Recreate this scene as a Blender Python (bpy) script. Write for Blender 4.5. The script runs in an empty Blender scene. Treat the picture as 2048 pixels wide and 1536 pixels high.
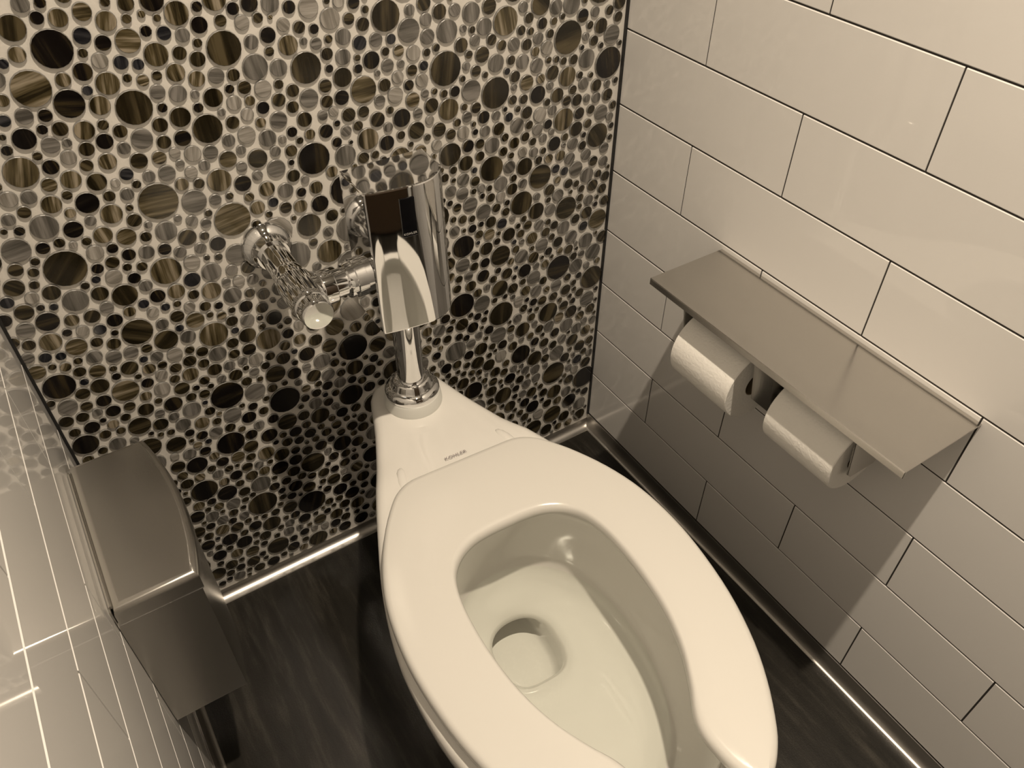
import bpy, bmesh, math, random
import numpy as np
from mathutils import Vector, Matrix

random.seed(7)
rng = np.random.default_rng(11)
scene = bpy.context.scene
COL = scene.collection
PI = math.pi

# ---------------------------------------------------------------- camera
cam_data = bpy.data.cameras.new('camera')
cam_data.sensor_width = 36.0
cam_data.lens = 36.0 * 1600.0 / 2048.0
cam_data.clip_start = 0.01
cam = bpy.data.objects.new('camera', cam_data)
COL.objects.link(cam)
_right = Vector((0.84212876, -0.53924934, 0.00541273))
_down = Vector((-0.36403738, -0.57585352, -0.73203109))
_fwd = Vector((0.39786422, 0.614494, -0.68124973))
_m = Matrix((_right, -_down, -_fwd)).transposed().to_4x4()
_m.translation = Vector((-0.78026, -0.91184, 1.21665))
cam.matrix_world = _m
scene.camera = cam

# ---------------------------------------------------------------- view, world, lamp light
scene.view_settings.view_transform = 'Standard'
scene.view_settings.look = 'None'
scene.view_settings.gamma = 1.0
scene.view_settings.use_curve_mapping = False
scene.view_settings.exposure = 0.0

world = bpy.data.worlds.new('world')
scene.world = world
world.use_nodes = True
world.node_tree.nodes['Background'].inputs[0].default_value = (1.0, 0.82, 0.6, 1)
world.node_tree.nodes['Background'].inputs[1].default_value = 0.0

LAMP = (-0.41, -0.78, 2.325)
lamp_data = bpy.data.lights.new('downlight_beam', 'AREA')
lamp_data.shape = 'DISK'
lamp_data.size = 0.036
lamp_data.energy = 15.6
lamp_data.color = (1.0, 0.84, 0.65)
lamp_data.spread = math.radians(115)
lamp = bpy.data.objects.new('downlight_beam', lamp_data)
lamp.location = LAMP
COL.objects.link(lamp)

# ---------------------------------------------------------------- dimensions of the place (metres)
W = 0.884            # room width, x from -W to 0
D = 1.70             # room depth, y from -D to 0
H = 2.36             # ceiling height
ROW = 0.11124        # wall tile pitch, vertical
RUN = 0.33529        # wall tile pitch, horizontal
ROW0 = 0.0306        # bottom of the lowest tile row


# ---------------------------------------------------------------- material helpers
def mat(name, color=(0.8, 0.8, 0.8), rough=0.4, metal=0.0, coat=0.0, spec=0.5):
    m = bpy.data.materials.new(name)
    m.use_nodes = True
    b = m.node_tree.nodes['Principled BSDF']
    b.inputs['Base Color'].default_value = (*color, 1)
    b.inputs['Roughness'].default_value = rough
    b.inputs['Metallic'].default_value = metal
    b.inputs['Specular IOR Level'].default_value = spec
    if coat:
        b.inputs['Coat Weight'].default_value = coat
        b.inputs['Coat Roughness'].default_value = 0.04
    return m


def N(m, kind, **kw):
    n = m.node_tree.nodes.new(kind)
    for k, v in kw.items():
        setattr(n, k, v)
    return n


def L(m, a, b):
    m.node_tree.links.new(a, b)


def bsdf(m):
    return m.node_tree.nodes['Principled BSDF']


def ramp(m, stops):
    r = N(m, 'ShaderNodeValToRGB')
    e = r.color_ramp.elements
    while len(e) < len(stops):
        e.new(0.5)
    for i, (p, c) in enumerate(stops):
        e[i].position = p
        e[i].color = (*c, 1)
    return r


def add_bump(m, scale, strength, distance, vec_scale=(1, 1, 1), detail=3.0):
    tc = N(m, 'ShaderNodeTexCoord')
    mp = N(m, 'ShaderNodeMapping')
    mp.inputs['Scale'].default_value = vec_scale
    nz = N(m, 'ShaderNodeTexNoise')
    nz.inputs['Scale'].default_value = scale
    nz.inputs['Detail'].default_value = detail
    bp = N(m, 'ShaderNodeBump')
    bp.inputs['Strength'].default_value = strength
    bp.inputs['Distance'].default_value = distance
    L(m, tc.outputs['Object'], mp.inputs['Vector'])
    L(m, mp.outputs['Vector'], nz.inputs['Vector'])
    L(m, nz.outputs['Fac'], bp.inputs['Height'])
    L(m, bp.outputs['Normal'], bsdf(m).inputs['Normal'])
    return nz


# ---------------------------------------------------------------- materials
M_tile = mat('glazed_white_tile', (0.775, 0.762, 0.743), 0.014)
M_joint = mat('dark_tile_joint', (0.03, 0.026, 0.022), 0.8)
M_trim_black = mat('black_edge_trim', (0.012, 0.012, 0.012), 0.5)
M_grout = mat('pale_grout', (0.71, 0.685, 0.64), 0.65)
add_bump(M_grout, 400, 0.25, 0.0008)
M_edge = mat('frosted_glass_edge', (0.20, 0.195, 0.182), 0.35)


def disc_material(name, c0, c1, c2, freq):
    m = mat(name, c0, 0.12)
    uv = N(m, 'ShaderNodeUVMap')
    uv.uv_map = 'UVMap'
    oi = N(m, 'ShaderNodeObjectInfo')
    mul = N(m, 'ShaderNodeMath', operation='MULTIPLY')
    mul.inputs[1].default_value = 57.0
    cb = N(m, 'ShaderNodeCombineXYZ')
    ad = N(m, 'ShaderNodeVectorMath', operation='ADD')
    mp = N(m, 'ShaderNodeMapping')
    mp.inputs['Scale'].default_value = (1.0, 0.07, 1.0)
    nz = N(m, 'ShaderNodeTexNoise')
    nz.inputs['Scale'].default_value = freq * 0.72
    nz.inputs['Detail'].default_value = 4.0
    nz.inputs['Roughness'].default_value = 0.6
    c0, c1, c2 = [tuple(0.85 * q for q in c) for c in (c0, c1, c2)]
    r = ramp(m, [(0.38, c0), (0.50, c1), (0.63, c2)])
    L(m, oi.outputs['Random'], mul.inputs[0])
    L(m, mul.outputs[0], cb.inputs[0])
    L(m, mul.outputs[0], cb.inputs[1])
    L(m, uv.outputs['UV'], ad.inputs[0])
    L(m, cb.outputs[0], ad.inputs[1])
    L(m, ad.outputs[0], mp.inputs['Vector'])
    L(m, mp.outputs['Vector'], nz.inputs['Vector'])
    L(m, nz.outputs['Fac'], r.inputs['Fac'])
    L(m, r.outputs['Color'], bsdf(m).inputs['Base Color'])
    return m


M_disc = {
    'k': disc_material('disc_black_brown', (0.005, 0.004, 0.004), (0.010, 0.008, 0.007), (0.045, 0.034, 0.017), 1.6),
    'b': disc_material('disc_dark_brown', (0.011, 0.0085, 0.004), (0.03, 0.0235, 0.012), (0.105, 0.084, 0.046), 1.6),
    'o': disc_material('disc_olive_striped', (0.022, 0.017, 0.008), (0.11, 0.088, 0.046), (0.36, 0.31, 0.23), 1.9),
    'g': disc_material('disc_grey_striped', (0.075, 0.070, 0.061), (0.16, 0.15, 0.135), (0.28, 0.265, 0.245), 1.7),
    'l': disc_material('disc_pale_striped', (0.20, 0.185, 0.16), (0.33, 0.31, 0.28), (0.48, 0.455, 0.42), 1.7),
    'n': disc_material('disc_slate', (0.009, 0.010, 0.013), (0.022, 0.022, 0.026), (0.055, 0.055, 0.06), 1.6),
}

M_chrome = mat('polished_chrome', (0.80, 0.80, 0.80), 0.035, 1.0)
M_steel = mat('satin_stainless', (0.56, 0.545, 0.515), 0.25, 1.0)
_nz = add_bump(M_steel, 60, 0.06, 0.001, (1, 14, 1), 4.0)
M_cove = mat('stainless_cove', (0.60, 0.58, 0.55), 0.36, 1.0)
add_bump(M_cove, 40, 0.12, 0.002, (1, 1, 1), 3.0)
M_shelf = mat('brushed_stainless_shelf', (0.56, 0.54, 0.51), 0.20, 1.0)
add_bump(M_shelf, 30, 0.05, 0.001, (20, 1, 1), 4.0)
M_porcelain = mat('white_vitreous_china', (0.665, 0.65, 0.615), 0.07, coat=0.3)
M_seat = mat('white_seat_plastic', (0.575, 0.562, 0.528), 0.20)
M_gasket = mat('white_rubber_gasket', (0.65, 0.65, 0.615), 0.35)
M_black = mat('black_sensor_glass', (0.004, 0.004, 0.005), 0.06)
M_print = mat('grey_print', (0.22, 0.19, 0.20), 0.5)
M_print_light = mat('light_grey_print', (0.45, 0.44, 0.42), 0.5)
M_paper = mat('soft_tissue_paper', (0.85, 0.835, 0.795), 0.9, spec=0.1)
add_bump(M_paper, 260, 0.5, 0.0012, (1, 1, 1), 3.0)
M_card = mat('brown_cardboard', (0.20, 0.15, 0.09), 0.9)
M_plaster = mat('painted_ceiling', (0.42, 0.40, 0.36), 0.8)
M_frontwall = mat('brown_painted_wall', (0.12, 0.095, 0.07), 0.6)
M_wood = mat('dark_brown_door_laminate', (0.05, 0.032, 0.018), 0.35)
add_bump(M_wood, 20, 0.1, 0.002, (8, 1, 1), 5.0)
M_white_trim = mat('white_lamp_trim', (0.8, 0.8, 0.78), 0.4)
M_lens = mat('lit_lamp_lens', (1, 0.9, 0.75), 0.3)
bsdf(M_lens).inputs['Emission Color'].default_value = (1.0, 0.80, 0.55, 1)
bsdf(M_lens).inputs['Emission Strength'].default_value = 6.0

# dark floor tile with streaks along the room
M_floor = mat('dark_streaked_porcelain_floor', (0.02, 0.018, 0.016), 0.33)
_tc = N(M_floor, 'ShaderNodeTexCoord')
_mp = N(M_floor, 'ShaderNodeMapping')
_mp.inputs['Scale'].default_value = (1.0, 0.12, 1.0)
_n1 = N(M_floor, 'ShaderNodeTexNoise')
_n1.inputs['Scale'].default_value = 60.0
_n1.inputs['Detail'].default_value = 6.0
_n1.inputs['Roughness'].default_value = 0.62
_r1 = ramp(M_floor, [(0.30, (0.0065, 0.0058, 0.0042)), (0.52, (0.016, 0.0142, 0.011)), (0.74, (0.048, 0.043, 0.035))])
_n2 = N(M_floor, 'ShaderNodeTexNoise')
_n2.inputs['Scale'].default_value = 420.0
_n2.inputs['Detail'].default_value = 2.0
_mx = N(M_floor, 'ShaderNodeMix', data_type='RGBA', blend_type='OVERLAY')
_mx.inputs['Factor'].default_value = 0.5
L(M_floor, _tc.outputs['Object'], _mp.inputs['Vector'])
L(M_floor, _mp.outputs['Vector'], _n1.inputs['Vector'])
L(M_floor, _tc.outputs['Object'], _n2.inputs['Vector'])
L(M_floor, _n1.outputs['Fac'], _r1.inputs['Fac'])
L(M_floor, _r1.outputs['Color'], _mx.inputs[6])
L(M_floor, _n2.outputs['Fac'], _mx.inputs[7])
L(M_floor, _mx.outputs[2], bsdf(M_floor).inputs['Base Color'])
_bp = N(M_floor, 'ShaderNodeBump')
_bp.inputs['Strength'].default_value = 0.25
_bp.inputs['Distance'].default_value = 0.001
L(M_floor, _n2.outputs['Fac'], _bp.inputs['Height'])
L(M_floor, _bp.outputs['Normal'], bsdf(M_floor).inputs['Normal'])

# water: mostly clear with a faint tint and a mirror-like skin
M_water = bpy.data.materials.new('bowl_water')
M_water.use_nodes = True
_nt = M_water.node_tree
_nt.nodes.remove(_nt.nodes['Principled BSDF'])
_tr = N(M_water, 'ShaderNodeBsdfTransparent')
_tr.inputs[0].default_value = (0.965, 0.985, 0.965, 1)
_gl = N(M_water, 'ShaderNodeBsdfGlossy')
_gl.inputs['Roughness'].default_value = 0.01
_fr = N(M_water, 'ShaderNodeFresnel')
_fr.inputs[0].default_value = 1.33
_ms = N(M_water, 'ShaderNodeMixShader')
L(M_water, _fr.outputs[0], _ms.inputs[0])
L(M_water, _tr.outputs[0], _ms.inputs[1])
L(M_water, _gl.outputs[0], _ms.inputs[2])
L(M_water, _ms.outputs[0], _nt.nodes['Material Output'].inputs['Surface'])


# ---------------------------------------------------------------- object helpers
def tag(o, label=None, cat=None, group=None, kind=None):
    if label:
        o['label'] = label
    if cat:
        o['category'] = cat
    if group:
        o['group'] = group
    if kind:
        o['kind'] = kind
    return o


def link(name, mesh, parent=None, loc=None):
    o = bpy.data.objects.new(name, mesh)
    COL.objects.link(o)
    if parent is not None:
        o.parent = parent
    if loc is not None:
        o.location = loc
    return o


def obj(name, bm, material, parent=None, smooth=False, loc=None, angle=None):
    me = bpy.data.meshes.new(name)
    bm.normal_update()
    if angle is not None:
        for f in bm.faces:
            f.smooth = True
        for e in bm.edges:
            if len(e.link_faces) == 2 and e.calc_face_angle(0) > math.radians(angle):
                e.smooth = False
    elif smooth:
        for f in bm.faces:
            f.smooth = True
    bm.to_mesh(me)
    bm.free()
    for mm in (material if isinstance(material, (list, tuple)) else [material]):
        me.materials.append(mm)
    o = link(name, me, parent, loc)
    if angle is not None:
        wn = o.modifiers.new('weighted_normals', 'WEIGHTED_NORMAL')
        wn.keep_sharp = True
        wn.weight = 60
    return o


def empty(name, loc, rz=0.0):
    o = bpy.data.objects.new(name, None)
    o.empty_display_size = 0.05
    COL.objects.link(o)
    o.location = loc
    o.rotation_euler = (0, 0, rz)
    return o


def add_box(bm, x0, x1, y0, y1, z0, z1, bevel=0.0, seg=1):
    b2 = bmesh.new()
    vs = [b2.verts.new((x, y, z)) for x in (x0, x1) for y in (y0, y1) for z in (z0, z1)]
    for idx in ((0, 1, 3, 2), (4, 6, 7, 5), (0, 4, 5, 1), (2, 3, 7, 6), (0, 2, 6, 4), (1, 5, 7, 3)):
        b2.faces.new([vs[i] for i in idx])
    bmesh.ops.recalc_face_normals(b2, faces=b2.faces)
    if bevel:
        bmesh.ops.bevel(b2, geom=b2.edges[:], offset=bevel, segments=seg, profile=0.5, affect='EDGES')
    tmp = bpy.data.meshes.new('tmp')
    b2.to_mesh(tmp)
    b2.free()
    bm.from_mesh(tmp)
    bpy.data.meshes.remove(tmp)
    return bm


def box(x0, x1, y0, y1, z0, z1, bevel=0.0, seg=1):
    return add_box(bmesh.new(), x0, x1, y0, y1, z0, z1, bevel, seg)


def lathe(profile, seg=40, axis='Z', bm=None, origin=(0, 0, 0), close=True):
    """profile: (radius, height) pairs; revolved about the axis, capped when radius is 0 at an end."""
    bm = bm or bmesh.new()
    rings = []
    for r, h in profile:
        ring = []
        n = 1 if r < 1e-6 else seg
        for i in range(n):
            a = 2 * PI * i / seg
            p = (r * math.cos(a), r * math.sin(a), h)
            if axis == 'Y':
                p = (p[0], p[2], p[1])
            elif axis == 'X':
                p = (p[2], p[0], p[1])
            ring.append(bm.verts.new((p[0] + origin[0], p[1] + origin[1], p[2] + origin[2])))
        rings.append(ring)
    for a, b in zip(rings, rings[1:]):
        for i in range(seg):
            j = (i + 1) % seg
            q = [a[i % len(a)], a[j % len(a)], b[j % len(b)], b[i % len(b)]]
            u = []
            for v in q:
                if v not in u:
                    u.append(v)
            if len(u) >= 3:
                bm.faces.new(u)
    bmesh.ops.recalc_face_normals(bm, faces=bm.faces)
    return bm


def prism(points, z0, z1, bevel=0.0, seg=2, axis='Z'):
    """closed outline extruded from z0 to z1"""
    bm = bmesh.new()
    def P(p, h):
        return (p[0], p[1], h) if axis == 'Z' else ((p[0], h, p[1]) if axis == 'Y' else (h, p[0], p[1]))
    a = [bm.verts.new(P(p, z0)) for p in points]
    b = [bm.verts.new(P(p, z1)) for p in points]
    n = len(points)
    bm.faces.new(a)
    bm.faces.new(b)
    for i in range(n):
        bm.faces.new([a[i], a[(i + 1) % n], b[(i + 1) % n], b[i]])
    bmesh.ops.recalc_face_normals(bm, faces=bm.faces)
    if bevel:
        ed = [e for e in bm.edges if (e.verts[0] in a) == (e.verts[1] in a)]
        bmesh.ops.bevel(bm, geom=ed, offset=bevel, segments=seg, profile=0.5, affect='EDGES')
    return bm


def smooth_curve(pts, n):
    """Catmull-Rom through the points, resampled to n points by arc length."""
    P = np.array(pts, float)
    P = np.vstack([2 * P[0] - P[1], P, 2 * P[-1] - P[-2]])
    out = []
    for i in range(1, len(P) - 2):
        for t in np.linspace(0, 1, 16, endpoint=False):
            p0, p1, p2, p3 = P[i - 1], P[i], P[i + 1], P[i + 2]
            out.append(0.5 * ((2 * p1) + (-p0 + p2) * t + (2 * p0 - 5 * p1 + 4 * p2 - p3) * t * t + (-p0 + 3 * p1 - 3 * p2 + p3) * t ** 3))
    out.append(P[-2])
    out = np.array(out)
    s = np.concatenate([[0], np.cumsum(np.linalg.norm(np.diff(out, axis=0), axis=1))])
    q = np.linspace(0, s[-1], n)
    return np.stack([np.interp(q, s, out[:, 0]), np.interp(q, s, out[:, 1])], 1)


# ================================================================ THE ROOM
T = 0.008   # tile thickness
floor = tag(obj('floor', box(-W - 0.15, 0.15, -D - 0.15, 0.15, -0.05, 0.0), M_floor), 'dark charcoal floor with faint linear streaks', None, None, 'structure')
ceiling = tag(obj('ceiling', box(-W - 0.15, 0.15, -D - 0.15, 0.15, H, H + 0.05), M_plaster), 'plain painted ceiling above the toilet room', None, None, 'structure')

wall_back = tag(obj('wall_back', box(-W - 0.15, 0.15, 0.0, 0.12, 0.0, H), M_grout), 'back wall of round glass mosaic in pale grout', None, None, 'structure')
wall_right = tag(obj('wall_right', box(0.0011, 0.15, -D, 0.0, 0.0, H), M_joint), 'right wall of long white tiles in running bond', None, None, 'structure')
wall_left = tag(obj('wall_left', box(-W - 0.15, -W - 0.0011, -D, 0.0, 0.0, H), M_joint), 'left wall of long white tiles in running bond', None, None, 'structure')
wall_front = tag(obj('wall_front', box(-W - 0.15, 0.15, -D - 0.15, -D, 0.0, H), M_frontwall), 'painted wall with the door, facing the mosaic wall', None, None, 'structure')

# wall tiles, each with rounded edges; alike tiles share a mesh
tile_meshes = {}


def tile_mesh(length, side):
    key = (round(length, 4), side)
    if key not in tile_meshes:
        g = 0.00085
        h = ROW
        bm = box(0.0, T, g + 0.0003, length - g - 0.0003, g, h - g)
        fr = [e for e in bm.edges]
        bmesh.ops.bevel(bm, geom=[e for e in bm.edges if all(abs(v.co.x) < 1e-6 for v in e.verts) and abs(e.verts[0].co.z - e.verts[1].co.z) < 1e-6], offset=0.0012, segments=1, profile=0.5, affect='EDGES')
        if side < 0:
            for v in bm.verts:
                v.co.x = -v.co.x
            bmesh.ops.reverse_faces(bm, faces=bm.faces)
        me = bpy.data.meshes.new('tile')
        bm.to_mesh(me)
        bm.free()
        me.materials.append(M_tile)
        tile_meshes[key] = me
    return tile_meshes[key]


def lay_tiles(wall, side, xface, phase_even, phase_odd):
    nrows = int((H - ROW0) / ROW)
    for k in range(nrows):
        z = ROW0 + k * ROW
        ph = phase_even if k % 2 == 0 else phase_odd
        cuts = [0.0015]
        y = ph
        while y < D - 0.01:
            if y > 0.02:
                cuts.append(y)
            y += RUN
        cuts.append(D - 0.002)
        for a, b in zip(cuts, cuts[1:]):
            o = link('tile', tile_mesh(b - a, side), wall, (xface, -b, z))


# k=0 is the lowest row; on the right wall it carries the offset joint
lay_tiles(wall_right, 1, 0.0, 0.33394, 0.16630)
lay_tiles(wall_left, -1, -W, 0.360, 0.1925)

# thin black strips where the mosaic meets the tiled walls
tag(obj('trim_1', box(-0.0035, -0.0002, -0.0045, -0.0002, 0.03, H), M_trim_black), 'thin black strip in the right corner of the mosaic', None, None, 'structure')
tag(obj('trim_2', box(-W + 0.0002, -W + 0.0035, -0.0045, -0.0002, 0.02, H), M_trim_black), 'thin black strip in the left corner of the mosaic', None, None, 'structure')


# stainless cove skirting
def cove_profile(d, h, lip=0.004):
    pts = [(0.0, 0.0), (0.0, h + lip), (0.0016, h + lip), (0.0022, h)]
    for i in range(1, 9):
        a = PI / 2 * i / 9
        pts.append((0.0022 + (d - 0.0022) * (1 - math.cos(a)), 0.0012 + (h - 0.0012) * (1 - math.sin(a))))
    pts += [(d, 0.0012), (d + 0.001, 0.0)]
    return pts


def cove_along(name, d, h, fn, s0, s1, label):
    """sweep the profile; fn(dist_from_wall, s, z, end) -> point"""
    bm = bmesh.new()
    pr = cove_profile(d, h)
    A = [bm.verts.new(fn(p[0], s0, p[1], 0)) for p in pr]
    B = [bm.verts.new(fn(p[0], s1, p[1], 1)) for p in pr]
    n = len(pr)
    for i in range(n):
        bm.faces.new([A[i], A[(i + 1) % n], B[(i + 1) % n], B[i]])
    bm.faces.new(A)
    bm.faces.new(B)
    bmesh.ops.recalc_face_normals(bm, faces=bm.faces)
    return tag(obj(name, bm, M_cove, angle=40), label, None, None, 'structure')


cove_along('baseboard_back', 0.0185, 0.0135, lambda q, s, z, e: (s + (q * 0.6 if e == 0 else -q * 0.6), -q, z), -W, 0.0, 'stainless cove skirting under the mosaic wall')
cove_along('baseboard_right', 0.0125, 0.0255, lambda q, s, z, e: (-q, s - (q if e == 0 else 0), z), 0.0, -D, 'stainless cove skirting along the right tiled wall')
cove_along('baseboard_left', 0.0125, 0.0255, lambda q, s, z, e: (-W + q, s - (q if e == 0 else 0), z), 0.0, -D, 'stainless cove skirting along the left tiled wall')

# door behind the camera
door = tag(empty('door_1', (-0.47, -D, 0.0)), 'dark brown laminate door behind the viewer', None, None, 'structure')
obj('door_leaf', box(-0.36, 0.36, 0.002, 0.04, 0.008, 2.05, 0.003), M_wood, door)
obj('door_frame', add_box(add_box(box(-0.41, -0.365, 0.0, 0.05, 0.0, 2.1, 0.002), 0.365, 0.41, 0.0, 0.05, 0.0, 2.1, 0.002), -0.365, 0.365, 0.0, 0.05, 2.055, 2.1, 0.002), M_white_trim, door)
obj('door_handle', lathe([(0, 0.0), (0.025, 0.0), (0.025, 0.008), (0.009, 0.01), (0.009, 0.05), (0.02, 0.055), (0.022, 0.075), (0, 0.08)], 24, 'Y', None, (-0.30, 0.04, 1.0)), M_chrome, door, True)

# recessed downlight that lights the room
dl = tag(empty('ceiling_downlight', (LAMP[0], LAMP[1], H)), 'small round recessed downlight in the ceiling above the toilet', 'light')
obj('trim_ring', lathe([(0.034, 0.0), (0.05, 0.0), (0.05, -0.006), (0.036, -0.009), (0.034, 0.0)], 40), M_white_trim, dl, True)
obj('lens', lathe([(0, -0.001), (0.034, -0.001), (0.034, -0.004), (0, -0.004)], 32), M_lens, dl)

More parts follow.
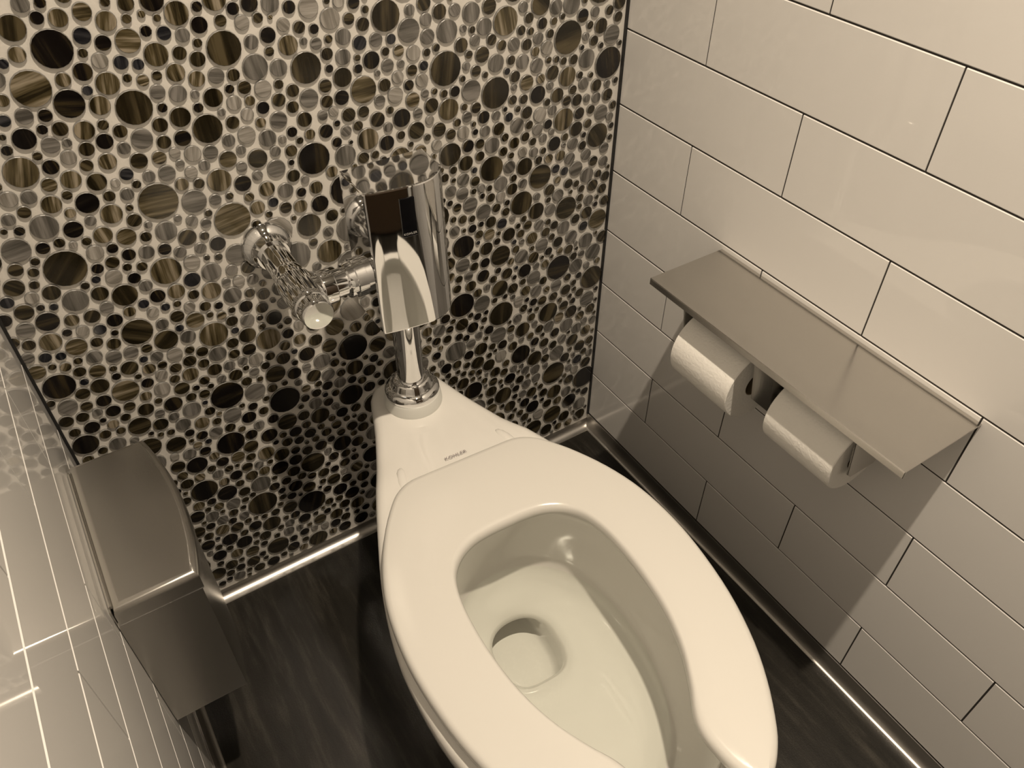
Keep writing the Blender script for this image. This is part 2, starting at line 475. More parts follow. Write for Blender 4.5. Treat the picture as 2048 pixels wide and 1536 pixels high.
# ================================================================ MOSAIC
# round glass pieces measured on the wall: tenths of mm from the right corner, height, radius, tone; largest in view first
MOSAIC = (
    '7981,6897,229b 7285,9218,190k 7597,8892,186o 6797,7394,225o 6730,8498,190b 7991,8099,172o 6038,6911,225o 5659,8911,192b 8593,5364,189k 6743,4270,236k 7528,5773,192b 7317,8676,150k '
    '4886,7410,209k 6966,6488,186o 6047,8091,172b 8353,7270,146g 2965,8133,223b 4790,8520,183b 8003,7449,145g 7553,9465,126b 5977,3781,237k 6662,5355,190o 3729,8916,186b 7925,4960,171o '
    '4797,4283,237k 2216,7648,221b 8631,4334,165k 8023,6460,143g 6739,1834,239b 6904,3368,208k 1035,8163,228b 7504,6334,148b 6587,9165,126o 7836,8429,117k 7487,2644,204k 4116,8113,171o '
    '5368,8648,145g 6360,8983,127o 6252,9510,122k 6904,8796,122o 5969,1366,245k 6070,7452,145o 6414,7276,143g 8388,6300,128k 7509,7594,124k 6051,9341,123o 291,7670,228k 2053,8559,186o '
    '5984,4973,175o 5105,6526,166b 7935,3883,162b 7243,5518,149b 8455,6021,127o 5643,9418,124o 7943,4311,151b 8227,5844,127o 7317,7395,121o 2885,4305,226k 2294,6544,197b 6819,7004,127g '
    '6754,8150,116g 8540,6842,108b 5795,2267,206b 4957,3370,201k 2144,3827,236b 3440,8695,147g 6300,8290,115b 8633,6277,101g 7573,7898,105o 7848,7680,104o 7046,8597,104o 7274,8380,103o '
    '6728,9383,100o 992,4347,236k 2815,5393,192k 1432,6172,201b 1767,5818,200b 2960,6944,168b 4135,7476,146o 6101,6430,133g 7745,7334,105k 7341,7802,105b 8562,6510,104b 7137,9484,91o '
    '7450,3208,154k 6356,4151,152g 2916,8590,144g 4468,7339,138g 6458,6287,126g 5570,7597,122b 4416,9001,121l 4647,9158,117l 4952,8808,117o 8613,5022,115g 5902,8420,110b 7254,7076,109o '
    '7482,7174,105o 7093,8957,93k 8207,7847,91l 6914,9503,90o 7753,8649,87g 6712,664,192b 905,5466,202b 383,6574,195b 2949,7590,149o 6014,4322,148b 6525,6021,123o 8177,5170,114b '
    '8740,5670,103o 6219,8765,100o 8219,6651,98b 7164,7995,97o 7629,8307,90g 7406,9657,81g 977,1919,249b 257,3868,232b 3037,3401,197g 6673,2283,161g 7193,2396,153k 1043,6986,174o '
    '6027,3338,153b 2594,7765,145g 7447,4467,124k 6289,5853,122g 4364,8320,119b 6830,5665,118o 5374,7409,117g 4815,8164,116g 7775,5285,112b 6612,6847,109b 7753,6456,101b 6255,8544,97g '
    '6857,7919,97b 7292,8917,76o 6987,9289,84n 7597,9227,79o 231,1454,255k 2150,4997,179b 5511,3196,156b 1509,8679,143b 6755,3883,132g 7247,4256,123g 6691,5024,121g 5634,7910,105l '
    '5912,7680,104o 5065,9277,99g 7930,6189,97b 7542,6613,97l 6613,7698,97g 6339,8053,96k 5291,9314,96k 7630,6984,93l 5857,9191,92k 7123,8219,88k 8785,6480,87k 7710,8082,83k '
    '8021,7818,80g 1733,2735,202k 1167,3455,201b 2561,8752,124g 3639,7638,123k 6246,5158,119b 3970,8445,112k 8281,4148,109g 6711,6263,104n 5227,7993,103g 5812,7336,103k 5399,7811,103g '
    '6932,6168,103o 6649,6498,102l 5107,8586,99g 5333,8392,98l 8129,5401,98o 8094,5619,97g 7717,6039,96k 6280,7848,94l 6022,8656,90o 7318,8181,82b 7514,8136,81l 7792,7897,81o '
    '6904,9028,80l 6500,9514,80b 6821,9190,79k 7487,8450,79b 6022,368,177b 5256,2417,160k 6341,1469,126b 6699,1282,157b 2735,2345,183k 234,5047,182o 1013,7618,146o 999,8595,136g '
    '6339,3218,132k 5504,4477,127k 3443,7418,121b 5840,5287,116k 7108,4853,108o 7506,4777,105l 7790,4544,104b 5541,7181,102o 6289,6647,100k 8472,4573,98k 8210,4923,97k 7158,6185,96k '
    '7891,5525,95g 5158,8958,92k 7104,6808,91g 5811,8645,88g 8149,6222,87o 5961,8857,85b 6530,8256,85b 8445,7048,78b 4400,4159,141b 4822,3887,140b 6320,2454,139k 6237,2720,125b '
    '6457,2881,132o 5306,4246,131g 1485,5592,145b 1722,6421,142b 2200,8047,122g 7421,4054,107g 7692,4203,103b 7273,4674,103b 5316,7093,100g 6978,5454,99g 7208,5249,98l 4916,7927,97b '
    '4286,8779,96g 8161,4712,95k 7686,5509,92g 8708,4805,89b 8394,5143,89b 5689,8308,87l 7113,7248,83b 6454,8605,79g 6941,8287,77b 8425,6655,77l 8105,7213,76k 8672,6688,75n '
    '6716,8974,74n 8123,7671,72b 8291,7630,71g 7570,8613,70k 7316,9516,66k 955,798,212b 2110,1904,184b 2168,4363,156b 2509,4193,151g 7204,1133,137k 7768,655,137b 7401,1344,132k '
    '7726,2159,121k 7487,3471,95g 264,8062,135g 684,7805,133g 1518,7470,128k 6587,3376,93k 6546,3721,112k 2371,8548,110g 3883,7357,106k 7182,3954,105o 3697,7950,103l 3976,7698,102b '
    '6793,4787,101b 6002,6191,96b 4410,8082,95k 4320,8552,93g 5707,6971,93o 7022,5809,91b 7830,5716,85b 6082,7814,83g 6492,7525,82o 5353,8919,81g 7742,6242,81g 7300,6845,81k '
    '5409,9135,80l 7497,6807,79b 6642,7898,78o 6544,8059,78b 7090,7574,77g 7026,7806,76n 8676,6072,76b 6126,8953,75b 6047,9122,75g 6225,9175,73n 7377,8008,72b 7940,8645,64n '
    '7879,8838,63o 2198,3394,155g 5952,1742,116b 5473,4032,116b 7801,1816,116b 6645,3149,114b 6869,3042,104o 7699,3320,103b 2440,5881,125g 2665,6070,121g 2276,6903,118g 2718,6747,115b '
    '5748,4209,109k 2414,8202,107b 5850,4547,105b 3200,7702,103b 2297,8782,103b 6223,4706,101l 3463,7836,100o 6549,4567,99b 6277,4919,99k 3193,8575,97g 3011,8838,97b 3401,8416,96l '
    '6192,5395,96g 6163,5622,94k 3216,8971,94b 5169,6825,93o 4351,7850,92b 7061,5070,91b 4673,7717,91k 4093,8671,89n 7563,5170,86o 5179,8228,83b 8516,4786,82b 7244,6372,80g '
    '6901,6781,80k 5758,8094,80b 5538,8455,79b 8316,5478,78b 7336,6523,78k 7911,5976,78n 8091,6030,76l 8584,5834,74n 8750,5899,72g 6961,8095,71g 8808,6167,70o 6387,9391,41o '
    '5257,1144,137k 5448,1368,133k 6469,456,112k 6163,1901,122k 6958,1396,110k 6054,2481,112k 7634,1074,117k 7451,1636,113o 5540,3472,106g 7740,1431,113k 5252,3943,106g 7158,2115,111g '
    '6765,2545,100b 5335,4667,105b 7676,2916,100b 1430,2501,161b 264,4413,154g 616,4249,137g 1701,3296,150b 2835,5062,123g 2134,6259,114g 1854,7090,114g 1707,7678,111o 6217,3510,87k '
    '3107,7345,101b 7046,3684,97g 2723,8381,97b 4922,7020,89o 3881,8667,85g 5182,7259,85b 4026,8872,83b 4593,8266,83b 7646,4960,82k 7419,5319,81g 7221,5767,80g 4994,8298,79b '
    '5378,8181,77k 6743,6681,77g 8418,4933,77b 5572,8143,76l 5850,7898,76g 7524,6092,75o 4963,9031,75l 4867,9203,75k 8000,5817,74b 6355,7635,74l 5626,8615,73b 6808,7715,70g '
    '7671,6783,70k 5475,9290,70k 7273,7609,67b 6563,8755,65o 8026,8352,58k 7242,9643,56k 5196,823,131o 5518,1679,121b 5230,2155,88b 7174,561,117b 6858,1058,102b 7132,822,115o '
    '4920,3066,89b 4637,3388,103k 7518,723,107b 7373,942,103o 4595,3721,111k 6129,2247,111b 5835,2578,92b 6485,2094,90k 7231,1551,107b 5943,3072,105k 5760,3330,97k 6945,2269,95b '
    '7514,2035,102g 6980,2688,100k 7101,3070,96k 597,1570,112b 938,1411,164b 921,2409,155g 305,3420,151g 1014,3989,107g 2629,2955,133b 1492,4326,132g 2555,3234,132b 1684,4536,128k '
    '523,5938,127g 1747,4835,125g 1073,5743,106g 750,6110,124g 2902,3918,123b 343,6927,121g 1994,5335,119b 800,6780,118b 2408,5216,116b 1194,6644,116k 1177,7382,110b 475,8218,110b '
    '1467,7159,110l 1276,7728,107b 1544,7882,104g 1777,7982,101g 1255,8598,101g 5557,4783,94o 3310,8056,88l 7030,4109,77b 5959,5512,86b 5895,5710,85b 6463,5116,85b 3831,8109,84b '
    '3763,8337,83g 6391,5466,83b 3409,8924,68g 6872,5149,82b 5361,6863,81b 6164,6030,79l 7256,5037,80b 6212,6220,79g 4604,8077,79b 7450,5005,79l 7726,4759,78o 5150,7585,78b '
    '7959,4691,77b 8230,4499,77o 8368,4381,77b 4515,8627,76b 4109,9127,76k 5030,8109,76b 6502,6652,74g 7276,5977,73l 8680,4587,73b 6174,7224,73g 4791,8975,72b 6504,7040,72g '
    '7054,7008,68b 8433,5612,68o 7441,6981,66k 7548,7379,63g 7931,7224,62b 7709,7530,61o 8295,6961,61b 6560,8923,61n 7082,8393,60b 6391,9225,60k 7474,8292,50g 8242,7479,58k '
    '7647,8482,56k 7743,9168,52n 929,5110,122g 220,6324,87g 176,8489,104b 1984,6482,103g 1698,7249,94b 802,8410,95k 2788,6287,98g 2169,7122,97b 2766,6505,97g 1384,8093,97l '
    '5676,3658,72k 2671,6995,94k 2409,7351,94k 2737,7207,92l 1918,8237,92g 5702,4948,86k 7241,3728,83k 2793,8819,82g 4231,7242,81b 6591,4763,81g 6485,4929,80b 7022,4443,77b '
    '3642,8166,80l 3199,8779,79g 4152,7843,78b 6902,4953,77b 5985,5987,77g 6657,5823,74b 6842,5886,72l 6749,6047,72b 4191,8962,71b 7498,5488,70b 4623,8763,70g 4286,9165,70l '
    '7342,6138,67n 6305,7480,66b 6189,7677,66g 7208,6645,65b 5231,9152,60b 6466,7908,63l 8425,5786,63n 5835,9370,58k 8343,6808,58b 7669,7739,57b 7112,8769,55n 5424,951,102b '
    '5605,790,119b 5008,1431,118b 5907,844,116b 5299,1565,98b 6429,667,75k 6865,321,113k 6159,1045,112k 4992,2309,110b 5602,2564,104k 5156,3087,103k 5727,2922,100k 7064,1747,81g '
    '5095,3695,99g 7594,1833,76k 6789,2763,89b 7175,2651,82o 7641,2372,91o 7780,2585,79b 7478,2945,81o 7275,3413,85k 7690,3112,80o 1439,1262,148k 1624,1464,111k 734,2992,139g '
    '656,3266,130b 2405,2795,126b 2938,2612,123b 3033,3101,88b 1348,4920,118g 2701,3770,110k 3318,3979,109g 479,5245,116b 1214,5535,99g 842,6552,97g 2351,5455,100o 2320,5666,97b '
    '1941,6111,99b 2978,6382,90g 6439,3497,82g 6841,3669,81b 5786,4755,81o 6431,4389,79b 3441,8212,75b 3916,7929,74g 6965,4667,74b 7199,4474,73b 3599,8484,73o 7497,4251,73g '
    '6068,5804,72b 4412,7651,72g 4555,7542,67k 7314,4868,70b 4536,7934,64l 5502,6984,69n 4882,7729,69o 8057,4538,68b 5096,7813,67k 5340,7626,67g 5617,7384,66g 8336,4776,65g '
    '5775,7541,65g 6355,6959,64g 5441,8016,64o 5510,8295,62o 6087,8347,59k 8252,6076,58k 6454,8433,56k 7666,7154,56b 6413,8773,55b 8233,7084,53b 6537,9372,51b 7786,8227,50b '
    '7033,9131,50b 4855,2585,101b 5659,1932,100b 7462,354,100g 5035,2706,99b 5535,2961,64b 6106,2928,90b 5300,3739,88k 7205,1915,78b 6560,2535,89o 7396,1860,89g 6969,2485,72b '
    '7222,2861,83g 7181,3249,77o 272,743,149g 216,1844,120b 1617,1072,96b 581,2567,131b 500,2814,112g 1958,1545,128b 1961,2259,122k 1131,3131,110g 2362,2132,120b 1435,4029,113g '
    '2797,3204,96k 1912,4264,103b 1515,4733,108b 2739,3439,88g 3242,3111,106k 2028,4606,105b 2710,4616,100b 96,4664,115b 451,5468,93g 394,5721,105b 1245,5890,98b 885,6319,98g '
    '252,7185,97b 1923,5593,57g 760,7014,94k 1284,6428,79o 476,7376,94b 2123,5575,94n 819,7231,93b 710,7450,92g 1500,6943,90g 1754,6655,78l 1905,6842,87b 2947,5710,87g '
    '2388,7142,82g 1901,7806,82b 1531,8245,82g 1718,8199,81b 2529,7513,79b 1689,8534,73b 2668,7414,75g 2933,7234,78b 3157,7134,78l 2514,8009,77b 6109,4089,77b 6691,3552,58b '
    '2268,8364,76b 6448,3897,73k 2843,7810,76k 5523,5028,75l 2515,8400,75g 6024,4673,74b 6291,4501,73g 6402,4761,71g 3501,8037,71k 7386,3859,70k 6744,4588,66g 4248,7682,68b '
    '3688,8640,66n 5124,7013,66k 7648,4393,66g 6496,5602,66o 7015,5242,65b 4681,7919,64g 8177,4349,63b 7396,5159,63b 7116,5998,60n 6415,6802,60b 7958,5225,60k 4623,8927,60k '
    '5144,8405,59b 5736,7751,59g 8319,5308,57n 5177,8783,57b 8279,5641,56b 5704,8474,56k 8767,5158,56b 7365,6692,55b 7732,6651,54n 7866,6613,53b 6961,7662,53b 5919,9018,52b '
    '8261,6465,52n 7166,7732,52l 6251,9330,42b 6705,8810,49b 5658,564,98k 6240,501,63b 5750,967,68k 5662,1507,77k 5276,1953,93b 6467,903,93g 5466,1906,79k 6289,1236,85k '
    '6995,638,61k 5028,2529,63b 5435,2208,91k 4844,2794,91b 7398,559,80k 5235,2667,75b 6264,1707,81k 6589,1507,77b 5284,2865,87b 5469,2798,87b 6282,2102,84b 5240,3254,68g '
    '6016,2685,79k 5339,3407,84k 5921,2864,83k 5753,3123,76b 5490,3680,81b 7675,1628,79b 5120,4122,77b 6612,2706,73g 7373,2191,79o 6692,2937,78b 7448,2354,73k 654,581,133b '
    '1090,1170,104b 1196,1515,98b 396,2340,122b 1472,1666,118b 1674,1733,78g 923,3244,107o 807,3804,108b 2274,2569,106b 2119,3139,96k 1946,3415,81b 1656,4115,100o 1033,4868,100b '
    '3126,2775,99b 2388,3584,92k 2438,4964,90k 3200,4158,90k 1416,5315,92g 168,6823,67g 1144,6221,76n 1067,6420,88o 2532,5516,74b 1004,7261,79b 2135,6038,83l 1323,6982,77k '
    '2574,6425,79b 2485,6792,77b 2481,6980,76b 2113,8264,72b 1778,8685,72g 6121,4540,68b 3401,7644,67g 6986,3879,67b 3838,7560,65g 3274,8236,65n 4153,8379,60k 6496,5770,60k '
    '6318,6076,59g 7043,5626,58n 7581,5341,56n 5094,9136,29o 6444,7767,51g 8563,5674,50b 6082,8496,50g 8389,6506,47k 7809,7151,47l 5457,609,92b 5681,1184,80b 6221,700,87k '
    '5708,1737,61b 6413,1096,83g 6676,925,56b 5862,1975,78k 7343,730,52b 7580,530,73k 6022,2066,79b 4740,3578,77b 5336,3039,64b 7155,1349,68b 4492,3921,78k 7450,1139,62b '
    '4899,3668,77k 7261,1741,70k 5051,3884,74b 5432,3843,61b 7049,2880,69b 7279,3022,67b 7843,3043,64k 426,2008,110n 169,2384,94b 729,2199,107k 329,2916,72g 215,3161,104b '
    '1590,1943,103g 1186,2387,92b 1400,2221,103g 1022,2645,86b 1224,2783,100b 496,3627,92b 829,3469,99b 2386,1896,76b 1878,2459,78g 1344,3155,88b 2088,2479,84b 2317,2352,89b '
    '1718,3071,59g 1903,3005,95b 1304,3769,94b 119,5367,92b 799,4641,92b 523,5006,91n 2327,3188,72b 192,5605,90b 1792,3944,90l 698,5197,89b 151,5818,89b 212,6095,87g '
    '1288,5141,86b 419,6152,86b 886,5893,84b 3326,3275,62g 2968,3681,75k 1862,5014,71b 3407,3464,83k 1642,5389,83b 3188,3732,82b 2588,4434,82b 3386,3771,81k 457,7184,80g '
    '2739,4823,79g 2635,4963,79b 2052,5758,74b 2614,5156,78b 1744,6144,78g 592,7551,47b 1559,6603,77g 2220,5878,77b 180,8292,76b 1249,7178,76g 581,8035,75b 2314,6079,75b '
    '344,8404,69b 1717,6889,74b 920,7841,74b 1307,7547,61g 2806,5865,73b 591,8425,73g 2092,6758,73b 1472,7682,72o 2889,6088,72b 1755,7456,71b 2000,7253,71n 1937,7486,70b '
    '2206,7325,70g 1576,8078,69o 3066,6617,68b 1966,8041,67b 5548,4237,67g 1809,8398,67b 3238,7508,63l 3673,7411,61b 4064,7241,60b 6023,5214,53b 7610,4001,58b 6387,5302,57n '
    '3775,8509,56b 5044,7165,56g 7606,4609,55b 4513,8454,53k 6325,6463,53b 5227,7747,52l 4469,8786,52b 6972,5989,52b 8319,4622,46k 6002,7224,51b 6296,7081,50b 7954,5357,50b '
    '7772,5866,48k 6650,7119,48g 5850,8237,47g 6986,7144,47g 7115,7412,45b 8381,7516,39b 8014,8491,37b 5209,1362,69b 5498,1152,72b 5088,1979,76b 6578,1086,58b 5102,2913,63b '
    '5420,2611,68k 6990,1179,62b 6408,1779,65b 6775,1522,58b 5664,2751,66b 6445,2287,51b 5197,3531,68b 7599,1276,61b 6843,2126,55b 6973,2083,61b 7353,2039,44b 7831,2846,53k '
    '632,5567,72b 1122,5218,78b 659,6479,75b 976,6134,75n 1773,5275,75b 584,6813,74b 544,7024,73b 1470,6453,68b 1398,6783,69g 902,7401,69b 1351,7318,59b 1653,7052,67b '
    '2472,6281,66g 2065,6967,65b 1341,8271,63b 2923,6697,62b 2828,7375,60b 2654,8099,58g 2613,8242,57b 3007,7815,57b 3279,7876,56g 3082,8421,54b 3218,8390,54b 3792,7778,54b '
    '3583,8319,52g 4371,7494,29k 6351,5634,51b 6634,5673,49b 5021,7684,49b 3976,9028,48b 7721,5109,47b 4765,8816,46g 1846,1382,54b 1830,1938,82k 2132,1637,53b 1619,2302,89g '
    '645,3897,63b 2500,2467,66b 1521,3494,83b 685,4467,75b 1489,3809,79k 1689,3756,80b 1300,4189,80b 2753,2777,68b 1273,4521,79o 2844,2994,69b 1216,4749,78k 2269,4156,58b '
    '2832,3600,67k 2602,3959,75k 1954,4815,66o 2290,4589,73b 3130,3914,72k 2916,4827,69b 7629,390,55k 7765,352,64k 7040,1586,61b 6921,2877,42b 636,5410,57b 302,5902,68b '
    '731,5847,62b 1249,5318,58b 127,6999,67b 1719,5527,59b 1478,5838,66g 271,7355,58g 633,7212,64g 1914,6284,61b 2646,5826,60b 724,8115,60g 2461,6150,50k 670,8263,60b '
    '1096,7855,59b 2605,6270,51b 1145,8460,46b 1284,8424,56b 1660,8360,55b 2710,7566,53b 6235,3946,53b 3290,7280,52b 6591,3988,46b 6245,4343,51b 2557,8543,50b 2681,8575,50g '
    '6389,4623,49b 6024,5364,48k 6911,4537,48b 7742,4028,46b 4518,7780,45k 4145,8508,44b 6463,6501,42b 289,2154,74b 1531,3079,73b 2608,2721,70b 3214,2932,60k 3497,3225,64b '
    '1390,6583,56b 791,7593,55b 1958,6661,53b 2338,6242,53b 1218,7901,52b 1350,7917,51b 2582,6600,51n 1913,7657,50g 2372,7927,47b 2719,7949,46b 3142,7876,45b 5785,5111,44b '
    '3908,8271,41g 447,7945,47k 2573,7290,42b '
)

discs = []
for e in MOSAIC.split():
    t = e[-1]
    a, b, c = e[:-1].split(',')
    discs.append((-int(a) / 1e4, int(b) / 1e4, int(c) / 1e4, t))


def disc_shape(n):
    """unit disc facing -y: flat face, rounded shoulder, side; returns verts as (u, v, depth, inset)"""
    return n


DEPTH = 0.0032
SHOULDER = 0.0006


def disc_mesh(tone, r):
    n = 20
    verts, faces, mats = [], [], []
    for rad, y in ((r - SHOULDER, -DEPTH), (r, -DEPTH + SHOULDER), (r, 0.001)):
        for i in range(n):
            a = 2 * PI * i / n
            verts.append((rad * math.cos(a), y, rad * math.sin(a)))
    faces.append(list(range(n)))
    mats.append(0)
    for k in range(2):
        for i in range(n):
            j = (i + 1) % n
            faces.append([k * n + i, (k + 1) * n + i, (k + 1) * n + j, k * n + j])
            mats.append(1)
    me = bpy.data.meshes.new('mosaic_disc')
    me.from_pydata(verts, [], faces)
    me.polygons.foreach_set('material_index', mats)
    uvl = me.uv_layers.new(name='UVMap')
    uv = np.zeros((len(me.loops), 2))
    li = np.zeros(len(me.loops), dtype=np.int32)
    me.loops.foreach_get('vertex_index', li)
    V = np.array(verts)
    uv[:, 0] = V[li, 0] / r
    uv[:, 1] = V[li, 2] / r
    uvl.data.foreach_set('uv', uv.ravel())
    me.materials.append(M_disc[tone])
    me.materials.append(M_edge)
    return me


mesh_cache = {}
NBIG = 300
for (x, z, r, t) in discs[:NBIG]:
    rq = round(r * 2000) / 2000
    if (t, rq) not in mesh_cache:
        mesh_cache[(t, rq)] = disc_mesh(t, rq)
    o = link('mosaic_disc', mesh_cache[(t, rq)], wall_back, (x, 0.0, z))
    ang = random.choice([0, 0, 0, 0.12, -0.15, 0.3]) + random.uniform(-0.08, 0.08)
    if random.random() < 0.35:
        ang += PI / 2
    if t == 'b' and random.random() < 0.2:
        ang += 0.7
    o.rotation_euler = (0, ang, 0)

# fill what is left of the wall with smaller pieces, largest first
RES = 0.0015
nx, nz_ = int(W / RES) + 1, int(H / RES) + 1
gx = -W + np.arange(nx) * RES
gz = np.arange(nz_) * RES
field = np.minimum(np.minimum(gx[:, None] + W - 0.0035, -gx[:, None] - 0.0035), np.minimum(gz[None, :] - 0.020, 10.0)) + 0.0
GAP = 0.0026


def stamp(x, z, r, reach):
    i0, i1 = max(0, int((x + W - reach) / RES)), min(nx, int((x + W + reach) / RES) + 2)
    j0, j1 = max(0, int((z - reach) / RES)), min(nz_, int((z + reach) / RES) + 2)
    d = np.sqrt((gx[i0:i1, None] - x) ** 2 + (gz[None, j0:j1] - z) ** 2) - r
    field[i0:i1, j0:j1] = np.minimum(field[i0:i1, j0:j1], d)


for (x, z, r, t) in discs:
    stamp(x, z, r, r + 0.03)
small = list(discs[NBIG:])
TONES = 'kkkbbbbbboooogggggll'
for r, share in ((0.0215, 0.012), (0.0175, 0.012), (0.0145, 0.03), (0.0115, 0.12), (0.0095, 0.35), (0.0078, 0.6), (0.0064, 1.0), (0.0052, 1.0), (0.0042, 1.0)):
    cand = np.argwhere(field > r + GAP)
    rng.shuffle(cand)
    limit = int(len(cand) * share) if share < 1 else len(cand)
    for (i, j) in cand[:limit]:
        if field[i, j] > r + GAP:
            x, z = gx[i] + rng.uniform(-.0004, .0004), gz[j] + rng.uniform(-.0004, .0004)
            rr = r * rng.uniform(0.94, 1.04)
            dark = 'kbbbbbkbong' if rr < 0.006 else TONES
            small.append((x, z, rr, dark[rng.integers(len(dark))]))
            stamp(x, z, rr, rr + 0.03)

order = 'kbogln'
V, F, MI, UV = [], [], [], []
for (x, z, r, t) in small:
    n = 14 if r > 0.006 else 10
    base = len(V)
    sh = min(SHOULDER, r * 0.15)
    for rad, y in ((r - sh, -DEPTH), (r, -DEPTH + sh), (r, 0.001)):
        for i in range(n):
            a = 2 * PI * i / n
            V.append((x + rad * math.cos(a), y, z + rad * math.sin(a)))
    ang = rng.choice([0, 0, PI / 2, 0.6, -0.5]) + rng.uniform(-.15, .15)
    ox, oy = rng.uniform(-60, 60, 2)
    ca, sa = math.cos(ang), math.sin(ang)
    F.append(tuple(range(base, base + n)))
    MI.append(order.index(t))
    for i in range(n):
        a = 2 * PI * i / n
        UV.append((ca * math.cos(a) - sa * math.sin(a) + ox, (sa * math.cos(a) + ca * math.sin(a)) + oy))
    for k in range(2):
        for i in range(n):
            j = (i + 1) % n
            F.append((base + k * n + i, base + (k + 1) * n + i, base + (k + 1) * n + j, base + k * n + j))
            MI.append(6)
            UV.extend([(0, 0)] * 4)
me = bpy.data.meshes.new('mosaic_infill')
me.from_pydata(V, [], F)
me.polygons.foreach_set('material_index', MI)
uvl = me.uv_layers.new(name='UVMap')
uvl.data.foreach_set('uv', np.array(UV, dtype=np.float32).ravel())
for t in order:
    me.materials.append(M_disc[t])
me.materials.append(M_edge)
tag(link('mosaic_infill', me, wall_back), 'small round glass pieces between the larger discs', None, None, 'stuff')

# ================================================================ TOILET (local v = distance from the mosaic wall, u = sideways)
YAW = -math.atan(0.05)
toilet = tag(empty('toilet', (-0.435, 0.0, 0.0), YAW), 'white floor-mounted toilet bowl with open-front seat', 'toilet')
# local frame: u -> +x, v -> -y


def TL(u, v, z):
    return (u, -v, z)


RIM = [(0, .060), (.025, .0605), (.041, .066), (.052, .078), (.058, .095), (.075, .15), (.098, .21), (.119, .26), (.142, .32), (.168, .395), (.1845, .47),
       (.188, .53), (.183, .60), (.167, .665), (.140, .722), (.105, .765), (.060, .790), (0, .798)]
BASE = [(0, .13), (.04, .131), (.07, .137), (.09, .155), (.098, .19), (.10, .23), (.10, .27), (.10, .31), (.102, .36), (.105, .41), (.107, .46), (.107, .50),
        (.103, .54), (.092, .575), (.073, .603), (.048, .622), (.023, .631), (0, .633)]
HALF = 40


def full(half):
    c = smooth_curve(half, HALF + 1)
    return [tuple(p) for p in c] + [(-p[0], p[1]) for p in c[-2:0:-1]]


RIMF, BASEF = full(RIM), full(BASE)
NR = len(RIMF)


def egg(vb, vf, hw, sq=2.0, sqb=None):
    """closed ring starting at the back, running +u side first; widest a little behind the middle"""
    vm = vb + (vf - vb) * 0.44
    out = []
    for i in range(NR):
        a = 2 * PI * i / NR
        s, c = math.sin(a), math.cos(a)
        e = sqb if (sqb and c > 0) else sq
        u = hw * math.copysign(abs(s) ** (2 / e), s)
        k = math.copysign(abs(c) ** (2 / e), c)
        v = vm - (vm - vb) * k if k > 0 else vm - (vf - vm) * k
        out.append((u, v))
    return out


def inset(ring, d):
    out = []
    for i in range(NR):
        a, b = ring[(i - 1) % NR], ring[(i + 1) % NR]
        t = Vector((b[0] - a[0], b[1] - a[1])).normalized()
        out.append((ring[i][0] - t.y * d, ring[i][1] + t.x * d))
    return out


def lerp_ring(a, b, w):
    return [(p[0] * (1 - w) + q[0] * w, p[1] * (1 - w) + q[1] * w) for p, q in zip(a, b)]


def sstep(a, b, x):
    t = min(1, max(0, (x - a) / (b - a)))
    return t * t * (3 - 2 * t)


ZR = 0.396


def deck_z(u, v):
    z = ZR
    z += 0.0075 * sstep(0.215, 0.262, v) * (1 - sstep(0.30, 0.40, v))
    return z


rings = []
for z, w in ((0.0, 1.0), (0.02, 1.0), (0.10, 0.97), (0.18, 0.80), (0.25, 0.50), (0.30, 0.24), (0.335, 0.08), (0.36, 0.015), (0.378, 0.0)):
    rings.append([(p[0], p[1], z) for p in lerp_ring(RIMF, BASEF, w)])
for k in range(1, 5):
    a = PI / 2 * k / 4
    r = 0.014
    rg = inset(RIMF, r * (1 - math.cos(a)))
    rings.append([(p[0], p[1], deck_z(*p) - r + r * math.sin(a)) for p in rg])
top_o = inset(RIMF, 0.014)
top_i = egg(.375, .765, .128, 2.15)
for w in (0.15, 0.35, 0.55, 0.75, 0.9, 0.96):
    rings.append([(p[0], p[1], deck_z(*p)) for p in lerp_ring(top_o, top_i, w)])
for z, vb, vf, hw, sq in ((ZR, .377, .763, .126, 2.15), (.390, .373, .767, .130, 2.15), (.375, .369, .768, .132, 2.15), (.33, .364, .748, .128, 2.1), (.285, .362, .722, .122, 2.1), (.262, .366, .706, .1185, 2.1),
                          (.245, .374, .682, .111, 2.1), (.230, .386, .640, .096, 2.2), (.219, .397, .590, .076, 2.4), (.212, .402, .540, .058, 2.6), (.206, .405, .514, .0480, 3.4),
                          (.198, .409, .507, .0445, 3.2), (.188, .398, .505, .0435, 3.2), (.165, .370, .503, .0425, 3.2), (.152, .362, .500, .041, 3.2), (.146, .368, .492, .035, 3.2), (.144, .40, .48, .02, 3.0)):
    rings.append([(p[0], p[1], z) for p in egg(vb, vf, hw, sq, 2.2 if z < .2065 else None)])
bm = bmesh.new()
RV = [[bm.verts.new(TL(*p)) for p in r] for r in rings]
for a, b in zip(RV, RV[1:]):
    for i in range(NR):
        j = (i + 1) % NR
        bm.faces.new([a[i], a[j], b[j], b[i]])
bm.faces.new(RV[0])
bm.faces.new(RV[-1])
bmesh.ops.recalc_face_normals(bm, faces=bm.faces)
bowl = obj('bowl', bm, M_porcelain, toilet, True)
bowl['label'] = 'glossy white china bowl'

# water surface
bm = bmesh.new()
wr = [bm.verts.new(TL(p[0], p[1], .263)) for p in egg(.3665, .7055, .1180, 2.1)]
f = bm.faces.new(wr)
bm.normal_update()
if f.normal.z < 0:
    f.normal_flip()
water = obj('water', bm, M_water, toilet)
water['label'] = 'still clear water in the bowl'

